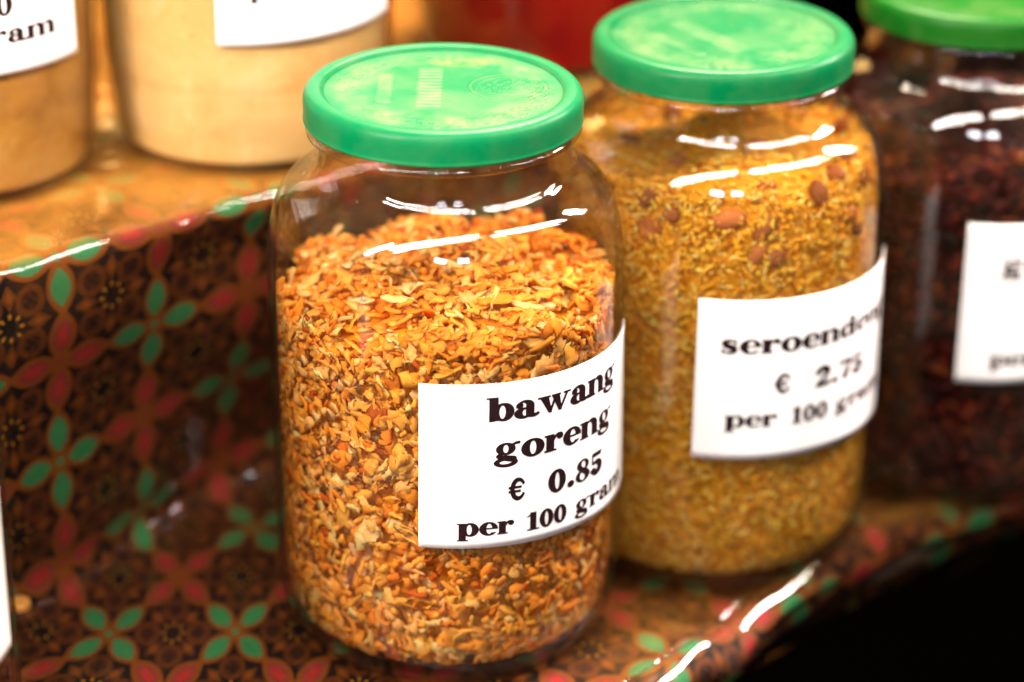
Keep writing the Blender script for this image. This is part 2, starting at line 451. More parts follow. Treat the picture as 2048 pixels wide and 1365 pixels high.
G['d'] = (1.46, Un(Rc(.86, 1.28, 0, 1.38), Rc(.72, 1.1, 1.38 - SF, 1.38), serif(1.0, 1.42, 0), In(bowl(.56, True), Rc(-9, .92, -9, 9))))
G['p'] = (1.40, Un(Rc(.12, .54, -.38, .98), Rc(0, .3, .98 - SF, .98), serif(0, .68, -.38), In(bowl(.82), Rc(.46, 9, -9, 9))))
G['o'] = (1.30, Sub(E(.63, .5, .60, .525), E(.63, .5, .19, .44)))
G['e'] = (1.20, Un(Sub(E(.60, .5, .57, .525), E(.64, .5, .20, .43), In(Rc(.62, 9, .20, .48), E(.62, .36, .7, .2))), Rc(.42, 1.14, .47, .555)))
G['s'] = (1.02, Un(St(*arc(.50, .70, .30, .235, 40, 170, .05, .15)), St((.205, .74, .15), (.34, .56, .19), (.62, .44, .20), (.74, .30, .16)),
                   St(*arc(.46, .29, .30, .235, 10, -140, .15, .05)), Rc(.76, .84, .62, .98), Rc(.08, .16, .02, .36)))
G['g'] = (1.34, Un(Sub(E(.55, .66, .46, .35), E(.55, .66, .15, .275)), St((.84, .86, .05), (1.05, .96, .06), (1.2, .97, .06)),
                   St((.30, .36, .08), (.20, .25, .11), (.32, .15, .13), (.60, .10, .15), (.92, .03, .16)),
                   Sub(E(.56, -.14, .56, .27), E(.54, -.14, .36, .12))))
G['w'] = (1.98, Un(Po((.10, .98), (.62, 0), (.78, 0), (.56, .98)), St((.70, .04, .05), (1.02, .93, .05)), Po((.78, .98), (1.22, 0), (1.38, 0), (1.22, .98)),
                   St((1.30, .04, .05), (1.72, .93, .05)), Rc(0, .68, .98 - SF, .98), Rc(.80, 1.30, .98 - SF, .98), Rc(1.52, 1.94, .98 - SF, .98)))
G['.'] = (0.62, E(.30, .18, .20, .20))
G['0'] = (1.10, Sub(E(.52, .69, .50, .72), E(.52, .69, .15, .62)))
G['1'] = (0.98, Un(Rc(.30, .70, 0, 1.40), Po((.05, 1.10), (.42, 1.16), (.62, 1.40), (.40, 1.34)), serif(.08, .92, 0)))
G['5'] = (1.08, Un(Po((.18, 1.14), (.90, 1.12), (.96, 1.40), (.16, 1.40)), Rc(.14, .22, .70, 1.35), St(*arc(.48, .44, .34, .34, 135, -150, .05, .10, .21)), E(.24, .28, .19, .18)))
G['8'] = (1.12, Un(Sub(E(.54, 1.04, .41, .37), E(.56, 1.06, .16, .27)), Sub(E(.54, .37, .49, .39), E(.50, .35, .20, .28)), St((.3, .92, .12), (.78, .5, .14))))
G['2'] = (1.08, Un(St(*arc(.50, 1.0, .32, .30, 165, -30, .06, .14, .19)), St((.77, .86, .15), (.55, .55, .11), (.22, .24, .08)), Po((.06, 0), (.92, 0), (.98, .36), (.30, .24)), E(.24, 1.06, .18, .17), Rc(.90, .98, .1, .42)))
G['7'] = (1.04, Un(Rc(.06, .98, 1.12, 1.38), Rc(.06, .13, .95, 1.38), St((.92, 1.2, .05), (.62, .72, .14), (.48, .18, .21))))
G['\u20ac'] = (1.30, Un(Sub(E(.72, .69, .60, .71), E(.80, .69, .36, .49), Po((.84, .69), (1.9, -.2), (1.9, 1.6)), Rc(1.24, 9, -9, 9)), Rc(0, .98, .76, .88), Rc(0, .92, .50, .62)))
G['k'] = (1.40, Un(Rc(.10, .52, 0, 1.38), serif(0, .64, 0), St((.5, .5, .05), (1.0, .92, .05)), St((.66, .58, .1), (1.08, .1, .16))))

_cache = {}
def glyph_polys(ch):
    if ch in _cache: return _cache[ch]
    wd, f = G[ch]
    xs, ys = _grid(-.15, wd + .15, -.50, 1.50)
    D_ = f(xs, ys) - 0.02; ny, nx = D_.shape; out = []
    for j in range(ny - 1):
        run = None
        for i in range(nx - 1):
            c = (D_[j, i], D_[j, i + 1], D_[j + 1, i + 1], D_[j + 1, i])
            full = max(c) < 0
            if full:
                if run is None: run = i
                if i - run >= 7:
                    out.append([(xs[j, run], ys[j, run]), (xs[j, i + 1], ys[j, i]), (xs[j, i + 1], ys[j + 1, i]), (xs[j, run], ys[j + 1, run])]); run = None
                continue
            if run is not None:
                out.append([(xs[j, run], ys[j, run]), (xs[j, i], ys[j, i]), (xs[j, i], ys[j + 1, i]), (xs[j, run], ys[j + 1, run])]); run = None
            if min(c) >= 0: continue
            P = ((xs[j, i], ys[j, i]), (xs[j, i + 1], ys[j, i]), (xs[j + 1, i + 1], ys[j + 1, i]), (xs[j + 1, i], ys[j + 1, i]))
            poly = []
            for k in range(4):
                a, b = c[k], c[(k + 1) % 4]; pa, pb = P[k], P[(k + 1) % 4]
                if a < 0: poly.append(pa)
                if (a < 0) != (b < 0):
                    t = a / (a - b); poly.append((pa[0] + t * (pb[0] - pa[0]), pa[1] + t * (pb[1] - pa[1])))
            if len(poly) >= 3: out.append(poly)
    _cache[ch] = out; return out

def text_polys(s, u0, u1, base, xh, ysc=1.0):
    """glyph polygons laid between u0 and u1 (mm) with the x-height xh (mm) on the baseline"""
    gap = -0.03; tot = 0
    for ch in s: tot += 1.15 if ch == ' ' else G[ch][0] + gap
    tot -= gap
    k = (u1 - u0) / tot; x = 0; out = []
    for ch in s:
        if ch == ' ': x += 1.15; continue
        for p in glyph_polys(ch): out.append([(u0 + (x + a) * k, base + b * xh * ysc) for a, b in p])
        x += G[ch][0] + gap
    return out

def paper_label(parent, r, u0, u1, z0, z1, lines, tilt=-0.045, zc=None, rot=0.0):
    """label wrapped round the jar: u in mm along the glass (0 = towards the camera), z in mm"""
    ua = (u0 + u1) / 2; za = (z0 + z1) / 2
    def wrap(u, z, dr):
        uu = ua + (u - ua) - tilt * (z - za) * 0.35; zz = z + tilt * (u - u0)
        a = uu / 1000 / r + rot
        R_ = r + dr
        return (R_ * math.sin(a), -R_ * math.cos(a), zz / 1000)
    nu, nz = 64, 24; V = []; 
    for side, dr in ((0, 0.0003), (1, 0.00055)):
        for j in range(nz + 1):
            for i in range(nu + 1):
                V.append(wrap(u0 + (u1 - u0) * i / nu, z0 + (z1 - z0) * j / nz, dr))
    N = (nu + 1) * (nz + 1); F = []
    for j in range(nz):
        for i in range(nu):
            a = j * (nu + 1) + i
            F.append([a, a + nu + 1, a + nu + 2, a + 1]); F.append([N + a, N + a + 1, N + a + nu + 2, N + a + nu + 1])
    edge = [(i, i + 1) for i in range(nu)] + [(nz * (nu + 1) + i + 1, nz * (nu + 1) + i) for i in range(nu)]
    edge += [((j + 1) * (nu + 1), j * (nu + 1)) for j in range(nz)] + [(j * (nu + 1) + nu, (j + 1) * (nu + 1) + nu) for j in range(nz)]
    for a, b in edge: F.append([a, b, N + b, N + a])
    lb = mesh_np('paper_label', V, F, M_paper, parent)
    V = []; F = []
    for (s, a0, a1, base, xh) in lines:
        for p in text_polys(s, a0, a1, base, xh):
            F.append(list(range(len(V), len(V) + len(p))))
            V += [wrap(a, b, 0.00068) for a, b in p]
    if F: mesh_np('lettering', V, F, M_ink, lb, smooth=False)
    return lb

# ------------------------------------------------------------------ jar parts
EXT = 0.0122
OUT = smooth_prof([(0.0, 0.0035), (0.030, 0.0030), (0.050, 0.0010), (0.0565, 0.0), (0.0632, 0.0035), (0.0684, 0.0115), (0.0708, 0.022), (0.0716, 0.038), (0.0717, 0.100),
                   (0.0717, 0.157), (0.0713, 0.170), (0.0700, 0.180), (0.0672, 0.1897), (0.0628, 0.1967), (0.0575, 0.2007), (0.0535, 0.2032), (0.0512, 0.2067), (0.0504, 0.2122), (0.0503, 0.2174)], 6) \
      + [(0.0515, 0.2178), (0.0530, 0.2182), (0.0541, 0.2190), (0.0545, 0.2200), (0.0540, 0.2210), (0.0525, 0.2218), (0.0506, 0.2222), (0.0503, 0.2270), (0.0503, 0.2315)]
def r_out(z): 
    P = np.array(OUT); P = P[P[:, 1] > 0.005]; return np.interp(z, P[:, 1], P[:, 0])
INN = [(0.0, 0.0075), (0.045, 0.0065), (0.0560, 0.0070), (0.0625, 0.0100), (0.0665, 0.0170), (0.0686, 0.0290)] + \
      [(r_out(z) - 0.0028, z) for z in np.linspace(0.042, 0.2160, 74)] + [(0.0478, 0.2315), (0.0503, 0.2315)]
INNa = np.array(INN)
def r_in(z):
    P = INNa[2:-1]; return np.interp(z, P[:, 1], P[:, 0])

LID = [(0.0, 0.0), (0.030, 0.0), (0.0455, 0.0), (0.0468, 0.0003), (0.0478, 0.0013), (0.0490, 0.0018), (0.0512, 0.0018), (0.0530, 0.0012), (0.0543, -0.0002),
       (0.0549, -0.0022), (0.0550, -0.0050), (0.0549, -0.0095), (0.0551, -0.0104), (0.0547, -0.0113), (0.0536, -0.0114), (0.0532, -0.0100), (0.0530, -0.0030), (0.0480, -0.0016), (0.0, -0.0016)]
def refine(p, n=3):
    out = []
    for a, b in zip(p, p[1:]):
        for k in range(n): out.append((a[0] + (b[0] - a[0]) * k / n, a[1] + (b[1] - a[1]) * k / n))
    return out + [p[-1]]

def big_jar(loc, label, lidmat, glass=None, lid_tilt=(0, 0), spin=0.0):
    t = thing('glass_jar', loc, label, 'jar', 'green lidded spice jars on the lower shelf')
    g = lathe('glass_body', OUT + INN[::-1][1:], glass or M_glass, t, 160)
    l = lathe('lid', smooth_prof(LID, 4), lidmat, t, 160, loc=(0, 0, 0.2342))
    l.rotation_euler = (lid_tilt[0], lid_tilt[1], spin)
    return t

# ------------------------------------------------------------------ loose contents
def strips(P, T, Nn, L, W, Th, curl, twist, ns, cols, clampf, nsec=4, taper=True):
    """curved crisp strips: centre P, axis T, face normal Nn"""
    n = len(P); B = np.cross(T, Nn)
    B /= np.linalg.norm(B, axis=1, keepdims=True) + 1e-9; Nn = np.cross(B, T)
    V = np.zeros((n, ns, nsec, 3)); 
    wob = rng.normal(0, 1, (n, ns, 2))
    ph_ = rng.uniform(0, 2 * np.pi, (n, 1)); CV = Nn * (0.35 * np.cos(ph_) - 0.25) + B * np.sin(ph_)
    for k in range(ns):
        s = k / (ns - 1) - 0.5
        th = curl * s * 2
        # arc of curvature
        pos = P + T * (L * np.where(np.abs(th) > 1e-3, np.sin(th) / (th + 1e-9), 1) * s)[:, None] + CV * (L * (1 - np.cos(th)) * 0.5)[:, None]
        pos = pos + B * (wob[:, k, 0] * W * 0.10)[:, None]
        tw = twist * s; c, sn = np.cos(tw)[:, None], np.sin(tw)[:, None]
        b = B * c + Nn * sn; q = Nn * c - B * sn
        wk = W * ((1 - (2 * abs(s)) ** 3 * 0.65) if taper else 1) * (1 + 0.18 * wob[:, k, 1])
        for m_ in range(nsec):
            a = 2 * math.pi * (m_ + 0.5) / nsec
            V[:, k, m_] = pos + b * (wk * 0.62 * math.cos(a))[:, None] + q * (Th * 0.62 * math.sin(a))[:, None]
    V += rng.normal(0, 1, V.shape) * (np.minimum(W, 0.004) * 0.09)[:, None, None, None]
    V = clampf(V.reshape(-1, 3)).reshape(n, ns * nsec, 3)
    base = []
    for k in range(ns - 1):
        for m_ in range(nsec):
            m2 = (m_ + 1) % nsec
            base.append([k * nsec + m_, k * nsec + m2, (k + 1) * nsec + m2, (k + 1) * nsec + m_])
    if nsec == 4:
        base.append([3, 2, 1, 0]); o = (ns - 1) * nsec; base.append([o, o + 1, o + 2, o + 3])
    base = np.array(base)
    F = (base[None] + (np.arange(n) * ns * nsec)[:, None, None]).reshape(-1, 4)
    C = np.repeat(cols, ns * nsec, axis=0)
    sh = np.repeat(rng.uniform(0.93, 1.05, (n * ns, 1)), nsec, axis=0); C = C * sh
    return V.reshape(-1, 3), F, C

def unit(n):
    v = rng.normal(0, 1, (n, 3)); return v / np.linalg.norm(v, axis=1, keepdims=True)

def make_fill(level_f, rin, zmin):
    def clampf(V):
        z = np.maximum(V[:, 2], zmin)
        r = np.hypot(V[:, 0], V[:, 1]); R_ = rin(z) - 0.0006
        k = np.where(r > R_, R_ / (r + 1e-9), 1.0)
        return np.stack([V[:, 0] * k, V[:, 1] * k, z], 1)
    return clampf

def sample_positions(n_side, n_top, level_f, rin, zmin, depth, top_depth):
    a = rng.uniform(0, 2 * np.pi, n_side); z = zmin + rng.uniform(0, 1, n_side) * 0.215
    d = rng.uniform(0, 1, n_side) ** 1.3 * depth
    r = rin(z) - 0.0005 - d
    x, y = r * np.cos(a), r * np.sin(a)
    keep = (z < level_f(x, y)) & (r > 0)
    S = np.stack([x, y, z], 1)[keep]; Sr = np.stack([np.cos(a), np.sin(a), 0 * a], 1)[keep]
    rr = np.sqrt(rng.uniform(0, 1, n_top)) * 0.067; a = rng.uniform(0, 2 * np.pi, n_top)
    x, y = rr * np.cos(a), rr * np.sin(a); zl = level_f(x, y)
    keep = rr < rin(zl) - 0.001
    Tp = np.stack([x, y, zl - rng.uniform(-0.15, 1, n_top) * top_depth], 1)[keep]
    Tn = np.tile([0, 0, 1.0], (len(Tp), 1))
    return np.vstack([S, Tp]), np.vstack([Sr, Tn])

def core(name_parent_unused, level_f, rin, zmin, inset):
    rings = []
    zs = np.linspace(zmin + inset * 0.6, 0.205, 24); seg = 40
    V = []; F = []
    a = np.linspace(0, 2 * np.pi, seg, endpoint=False)
    for z in zs:
        r = max(rin(z) - inset, 0.01)
        x, y = r * np.cos(a), r * np.sin(a)
        V.append(np.stack([x, y, np.minimum(z, level_f(x, y) - inset * 0.6)], 1))
    for f in (0.75, 0.5, 0.25, 0.01):
        r = max(rin(zs[-1]) - inset, 0.01) * f; x, y = r * np.cos(a), r * np.sin(a)
        V.append(np.stack([x, y, level_f(x, y) - inset * 0.6], 1))
    n = len(V); V = np.concatenate(V)
    i = np.arange(n - 1)[:, None]; j = np.arange(seg)[None]; j2 = (j + 1) % seg
    F = np.stack([i * seg + j, i * seg + j2, (i + 1) * seg + j2, (i + 1) * seg + j], -1).reshape(-1, 4)
    return V, F

def palette(n, cols, probs, jit=0.08):
    idx = rng.choice(len(cols), n, p=np.array(probs) / sum(probs))
    return np.clip(np.array(cols)[idx] * rng.normal(1, jit, (n, 1)) * rng.normal(1, 0.04, (n, 3)), 0.003, 0.95)

def join_fill(name, pieces, mat, loc, label, cat):
    V = []; F = []; C = []; o = 0
    for v, f, c in pieces: V.append(v); F.append(f + o); C.append(c); o += len(v)
    ob = mesh_np(name, np.concatenate(V), np.concatenate(F), mat, None, True, np.concatenate(C), loc=loc)
    return tag(ob, label, cat, None, 'stuff')

def shred_fill(name, loc, label, cat, level_f, mat, kinds, corecol, rin=r_in, zmin=0.0078, depth=0.011, top_depth=0.012, extra=None):
    clampf = make_fill(level_f, rin, zmin); pieces = []
    v, f = core(None, level_f, rin, zmin, depth * 0.62)
    pieces.append((v, f, np.tile(corecol, (len(v), 1))))
    for (ns_, nt_, Lr, Wr, Tr, curl, twist, nseg, nsec, cols, probs) in kinds:
        P, Rn = sample_positions(ns_, nt_, level_f, rin, zmin, depth, top_depth); n = len(P)
        Nn = Rn + unit(n) * rng.uniform(0.10, 0.85, (n, 1)) * np.where(Rn[:, 2:] > 0.9, 0.85, 1.0); Nn /= np.linalg.norm(Nn, axis=1, keepdims=True)
        T = np.cross(Nn, unit(n)); T /= np.linalg.norm(T, axis=1, keepdims=True)
        L = rng.uniform(0, 1, n) ** 1.6 * (Lr[1] - Lr[0]) + Lr[0]
        W = rng.uniform(0, 1, n) ** 1.5 * (Wr[1] - Wr[0]) + Wr[0]
        pieces.append(strips(P, T, Nn, L, W, rng.uniform(*Tr, n), rng.normal(0, curl, n), rng.normal(0, twist, n), nseg, palette(n, cols, probs), clampf, nsec))
    if extra: pieces += extra(clampf)
    return join_fill(name, pieces, mat, loc, label, cat)

# ------------------------------------------------------------------ the stepped display under its cloth
EA = math.radians(40.0)
ex, ey = math.cos(EA), math.sin(EA)
def sq(s, q, z): return (ex * s - ey * q, ey * s + ex * q, z)
HT = 0.150; QR = 0.113
def sstep(x, a, b):
    t = min(1.0, max(0.0, (x - a) / (b - a))); return t * t * (3 - 2 * t)
def zl(s):
    """height of the lower shelf: it sags a little towards the right in two soft steps"""
    return -0.011 - 0.006 * sstep(s, 0.058, 0.086) - 0.0055 * sstep(s, 0.200, 0.234)
def qfront(s):
    return float(np.interp(s, [-0.6, -0.02, 0.03, 0.10, 0.17, 0.22, 0.30, 0.5], [-0.125, -0.115, -0.103, -0.084, -0.063, -0.061, -0.074, -0.080]))
def section(off, s):
    """cross-section of the stepped surface at distance s along the shelf, as (q, z, arclength) rows"""
    sag = 0.0025 * math.sin(s * 31 + 1.0) + 0.0015 * math.sin(s * 77)
    qf = qfront(s) + 0.002 * math.sin(s * 19 + 0.7) + 0.0022 * math.sin(s * 61 + off * 900)
    pts = []
    pts += [(0.70, HT), (0.30, HT), (0.20, HT), (0.16, HT)]
    for k in range(1, 9):
        a = math.radians(k * 90 / 8); rr = 0.007
        pts.append((QR + rr - rr * math.sin(a), HT - rr + rr * math.cos(a)))
    bulge = lambda z: 0.0020 * math.sin(z * 60 + s * 23) + 0.0016 * math.sin(z * 33 - s * 41 + 2)
    zz0 = zl(s); lean = 0.008 + 0.034 * sstep(s, -0.15, -0.01)
    for z in np.linspace(HT - 0.012, zz0 + 0.020, 36): pts.append((QR + bulge(z) * min(1, (HT - z) / .03) + lean * (1 - z / HT) ** 1.0 * min(1, (HT - z) / .02), z))
    rf = 0.014 + 0.004 * math.sin(s * 27)
    for k in range(1, 10):
        a = math.radians(k * 90 / 9); pts.append((QR + lean - rf + rf * math.cos(a), zz0 + rf - rf * math.sin(a)))
    for q in np.linspace(QR + lean - rf - 0.006, qf + 0.010, 50): pts.append((q, zz0))
    for k in range(1, 9):
        a = math.radians(k * 80 / 8); rr = 0.010
        pts.append((qf + rr * 1.4 - rr * 1.6 * math.sin(a), zz0 - rr + rr * math.cos(a)))
    q0, z0 = pts[-1]
    for k in range(1, 8):
        pts.append((q0 + 0.0018 * k + 0.0025 * math.sin(k * 0.9 + s * 50), z0 - 0.0036 * k - 0.0008 * k * math.sin(s * 36 + 1)))
    P = np.array(pts)
    g = sstep(s, 0.325, 0.345)                        # the upper step ends here; past it the cloth falls away behind the lower shelf
    if g > 0:
        m = P[:, 1] > zz0 + 1e-6
        P[m, 1] = zz0 + (P[m, 1] - zz0) * (1 - 1.5 * g)
        P[:, 0] = P[:, 0] * (1 - g) + np.minimum(P[:, 0], 0.125) * g
    # offset outward
    t = np.gradient(P, axis=0); t /= np.linalg.norm(t, axis=1, keepdims=True) + 1e-9
    nrm = np.stack([t[:, 1], -t[:, 0]], 1)            # outward (up / front)
    if nrm[0, 1] < 0: nrm = -nrm
    return P, nrm

def stepped_sheet(name, mat, off, wr, label, cat):
    S = np.concatenate([np.linspace(-0.62, -0.3, 24), np.linspace(-0.295, 0.5, 240), np.linspace(0.51, 0.8, 16)])
    V = []; UV = []
    for s in S:
        P, nrm = section(off, s)
        seg = np.linalg.norm(np.diff(P, axis=0), axis=1); al = np.concatenate([[0], np.cumsum(seg)])
        i0 = int(np.argmin(np.abs(P[:, 0] - QR - 0.002) + np.abs(P[:, 1] - HT + 0.002) * 1.0)); al = al - al[i0]
        for k, (q, z) in enumerate(P):
            wv = wr * (math.sin(s * 90 + q * 130) * 0.5 + math.sin(s * 47 - q * 71 + z * 60) * 0.7 + math.sin(s * 151 + q * 33) * 0.25)
            flat = 1.0
            low = zl(s)
            if abs(z - low) < 1e-6 and q > qfront(s) + 0.014: flat = 0.25
            o = off + wv * flat + (off * 2.6 * math.exp(-((q - qfront(s) - 0.006) / 0.008) ** 2) if z < low + 1e-5 else 0.0)
            if abs(z - low) < 1e-6 or z >= HT - 1e-6 or (z < low and q < 0): o = max(o, off * 0.6)
            V.append(sq(s, q + nrm[k, 0] * o, z + nrm[k, 1] * o))
            skew = -0.16 * max(0.0, al[k] - 0.145)
            UV.append(((s - skew * 1.0 + 0.0615) / 0.050 + 1, al[k] / 0.050))
    n, m_ = len(S), len(V) // len(S)
    i = np.arange(n - 1)[:, None]; j = np.arange(m_ - 1)[None]
    F = np.stack([i * m_ + j, (i + 1) * m_ + j, (i + 1) * m_ + j + 1, i * m_ + j + 1], -1).reshape(-1, 4)
    o = mesh_np(name, np.array(V), F, mat)
    me = o.data; uvl = me.uv_layers.new(name='UVMap')
    li = np.zeros(len(me.loops), np.int32); me.loops.foreach_get('vertex_index', li)
    uvl.data.foreach_set('uv', np.array(UV, np.float32)[li].ravel())
    tag(o, label, cat); return o

stepped_sheet('tablecloth', M_cloth, 0.0, 0.0007, 'dark batik cloth with green and pink petal lattice covering both steps of the stall', 'tablecloth')
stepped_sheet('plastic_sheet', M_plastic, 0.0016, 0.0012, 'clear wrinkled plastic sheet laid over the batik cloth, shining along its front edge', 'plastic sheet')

def slab(name, q0, q1, z0, z1, s0, s1, mat):
    V = [sq(s, q, z) for s in (s0, s1) for q in (q0, q1) for z in (z0, z1)]
    F = [[0, 1, 3, 2], [4, 6, 7, 5], [0, 4, 5, 1], [2, 3, 7, 6], [0, 2, 6, 4], [1, 5, 7, 3]]
    return mesh_np(name, V, F, mat, smooth=False)
M_wood = plain('stall_board', (0.05, 0.025, 0.012), 0.8)
st = thing('stall_stand', (0, 0, -0.042), 'dark stepped wooden stand hidden under the cloth', 'stand')
b1 = slab('board', -0.062, 0.115, -0.042, -0.030, -0.60, 0.78, M_wood); b1.parent = st; b1.location = (0, 0, 0.042)
b2 = slab('step_box', QR + 0.060, 0.68, -0.0295, HT - 0.010, -0.60, 0.31, M_wood); b2.parent = st; b2.location = (0, 0, 0.042)
fl = slab('floor', -3, 3, -0.82, -0.80, -3, 3, M_dark); tag(fl, 'dark floor below the stall', None, None, 'structure')

Z0 = 0.0036
# ------------------------------------------------------------------ front jar: fried shallots
J1 = (0.0, 0.0, zl(0.0) + 0.0024)
jar1 = big_jar(J1, 'front glass jar with clean green lid and price label bawang goreng', M_lid0, lid_tilt=(0.0, 0.012))
jar1['label'] = 'sharp front jar of fried shallots, its white label reading bawang goreng'
R1 = 0.0717
paper_label(jar1, R1, -9.3, 112.0, 61.8 + 8.6, 133.0 + 8.6, [
    ('bawang', 17.0, 86.5, 117.0 + 8.6, 7.3),
    ('goreng', 20.0, 83.0, 99.8 + 8.6, 7.3),
    ('\u20ac', 26.0, 33.0, 81.6 + 8.6, 6.9),
    ('0.85', 43.4, 76.0, 81.2 + 8.6, 6.9),
    ('per', 5.6, 28.6, 67.4 + 8.6, 5.7),
    ('100', 33.6, 53.4, 67.0 + 8.6, 5.5),
    ('gram', 58.0, 97.0, 67.4 + 8.6, 5.7)])
def lev1(x, y): return 0.1545 + 0.007 * np.cos(np.hypot(x - 0.005, y) * 30) + 0.0035 * np.sin(x * 130 + y * 60) + 0.0025 * np.sin(y * 170 - x * 50)
M_fl1 = flake_mat('fried_shallot', 0.6, 0.45)
sh_cols = [(0.99, 0.43, 0.060), (0.96, 0.34, 0.028), (0.99, 0.54, 0.15), (0.86, 0.25, 0.018), (0.62, 0.11, 0.010), (0.98, 0.68, 0.26)]
sh_p = [0.42, 0.29, 0.15, 0.07, 0.02, 0.05]
MM = 0.001
shred_fill('fried_shallots', J1, 'golden fried shallot flakes filling the front jar', 'fried shallots', lev1, M_fl1, [
    (3000, 900, (7 * MM, 18 * MM), (3.8 * MM, 9.0 * MM), (0.7 * MM, 1.5 * MM), 1.5, 1.4, 7, 4, sh_cols, sh_p),
    (3200, 900, (7 * MM, 17 * MM), (2.0 * MM, 3.8 * MM), (0.9 * MM, 1.7 * MM), 1.9, 1.6, 8, 4, sh_cols, sh_p),
    (5200, 1200, (3.0 * MM, 7.0 * MM), (2.4 * MM, 5.0 * MM), (1.0 * MM, 2.4 * MM), 0.6, 0.8, 4, 4, sh_cols, sh_p),
    (160, 110, (11 * MM, 21 * MM), (4.0 * MM, 8.5 * MM), (0.6 * MM, 1.0 * MM), 0.9, 0.6, 8, 4, [(0.95, 0.62, 0.24), (0.93, 0.52, 0.14)], [1, 1]),
], (0.95, 0.33, 0.012))

# ------------------------------------------------------------------ second jar: seroendeng
J2 = (0.1155, 0.0845, zl(0.143) + 0.0024)
jar2 = big_jar(J2, 'middle jar of yellow toasted coconut, its white label reading seroendeng', M_lid1, spin=0.6)
paper_label(jar2, R1, -12.8, 110.0, 59.6 + 12.5, 132.6 + 12.5, [
    ('seroendeng', -3.0, 95.0, 108.6 + 12.5, 6.4),
    ('\u20ac', 20.8, 28.0, 89.6 + 12.5, 6.4),
    ('2.75', 39.8, 72.0, 89.4 + 12.5, 6.4),
    ('per', 0.2, 23.0, 74.6 + 12.5, 5.6),
    ('100', 29.0, 48.5, 74.4 + 12.5, 5.5),
    ('gram', 53.0, 92.0, 74.6 + 12.5, 5.6)])
def lev2(x, y): return 0.188 + 0.004 * np.sin(x * 90 + 1) + 0.004 * np.sin(y * 110 - x * 40)
M_fl2 = flake_mat('toasted_coconut', 0.6, 0.38)
co_cols = [(0.98, 0.56, 0.060), (0.96, 0.47, 0.028), (0.99, 0.70, 0.18), (0.82, 0.32, 0.016), (0.45, 0.12, 0.01)]
def peanuts(clampf):
    out = []
    n = 90; P, Rn = sample_positions(60, 60, lev2, r_in, 0.14, 0.004, 0.004)
    extra_a = rng.uniform(-2.6, -0.1, 14)
    Pz = rng.uniform(0.160, 0.184, 14); Pr = r_in(Pz) - 0.0040
    P2 = np.stack([Pr * np.cos(extra_a), Pr * np.sin(extra_a), Pz], 1)
    P = np.vstack([P[rng.permutation(len(P))[:14]], P2]); n = len(P)
    T = unit(n); Nn = unit(n); th = np.linspace(0, 2 * np.pi, 9)[:-1]; ph = np.linspace(0, np.pi, 7)
    base = np.array([[math.sin(p) * math.cos(t) * 0.62, math.sin(p) * math.sin(t) * 0.62, math.cos(p)] for p in ph for t in th])
    fc = np.array([[i * 8 + j, i * 8 + (j + 1) % 8, (i + 1) * 8 + (j + 1) % 8, (i + 1) * 8 + j] for i in range(6) for j in range(8)])
    for k in range(n):
        B = np.cross(T[k], Nn[k]); B /= np.linalg.norm(B); N2 = np.cross(B, T[k])
        s = rng.uniform(0.0055, 0.0078)
        v = P[k] + (base[:, :1] * B + base[:, 1:2] * N2 + base[:, 2:] * T[k]) * s
        c = np.tile(np.array([0.42, 0.13, 0.035]) * rng.uniform(0.6, 1.4), (len(v), 1))
        out.append((clampf(v), fc, c))
    return out
shred_fill('toasted_coconut', J2, 'yellow shredded coconut and red peanuts filling the middle jar', 'toasted coconut', lev2, M_fl2, [
    (20000, 3000, (3.0 * MM, 8.5 * MM), (0.9 * MM, 1.9 * MM), (0.4 * MM, 0.9 * MM), 0.8, 1.0, 4, 3, co_cols, [0.36, 0.28, 0.18, 0.14, 0.04]),
    (14000, 1500, (1.4 * MM, 3.2 * MM), (1.0 * MM, 2.2 * MM), (0.6 * MM, 1.4 * MM), 0.3, 0.6, 3, 4, co_cols, [0.4, 0.3, 0.15, 0.12, 0.03]),
], (0.80, 0.34, 0.012), depth=0.006, top_depth=0.009, extra=peanuts)

# ------------------------------------------------------------------ third jar at the right, dark red contents
J3 = (0.2385, 0.168, zl(0.29) + 0.0024)
jar3 = big_jar(J3, 'dark jar of red brown spice at the right edge of the photo', M_lid2, spin=1.9)
paper_label(jar3, R1, -12.5, 110.0, 54.0 + 18.6, 130.5 + 18.6, [
    ('ge', 4.0, 23.0, 107.0 + 18.6, 7.0),
    ('\u20ac', 26.0, 33.0, 83.0 + 18.6, 6.6),
    ('per', 1.8, 24.0, 62.0 + 18.6, 5.6)], tilt=-0.03)
def lev3(x, y): return 0.168 + 0.004 * np.sin(x * 90 + 1) + 0.005 * np.sin(y * 70 - x * 40)
M_fl3 = flake_mat('red_spice', 0.5, 0.1)
rd = [(0.10, 0.012, 0.0015), (0.045, 0.004, 0.001), (0.15, 0.030, 0.003), (0.010, 0.0015, 0.0008)]
shred_fill('red_spice', J3, 'dark red brown crumbled spice in the right hand jar', 'spice', lev3, M_fl3, [
    (3500, 900, (4 * MM, 12 * MM), (2.5 * MM, 7 * MM), (1.5 * MM, 4 * MM), 0.5, 0.8, 4, 4, rd, [0.34, 0.34, 0.14, 0.18]),
    (5000, 900, (2 * MM, 5 * MM), (1.5 * MM, 3 * MM), (1 * MM, 2 * MM), 0.5, 0.8, 4, 4, rd, [0.34, 0.34, 0.14, 0.18]),
], (0.03, 0.004, 0.002), depth=0.011)

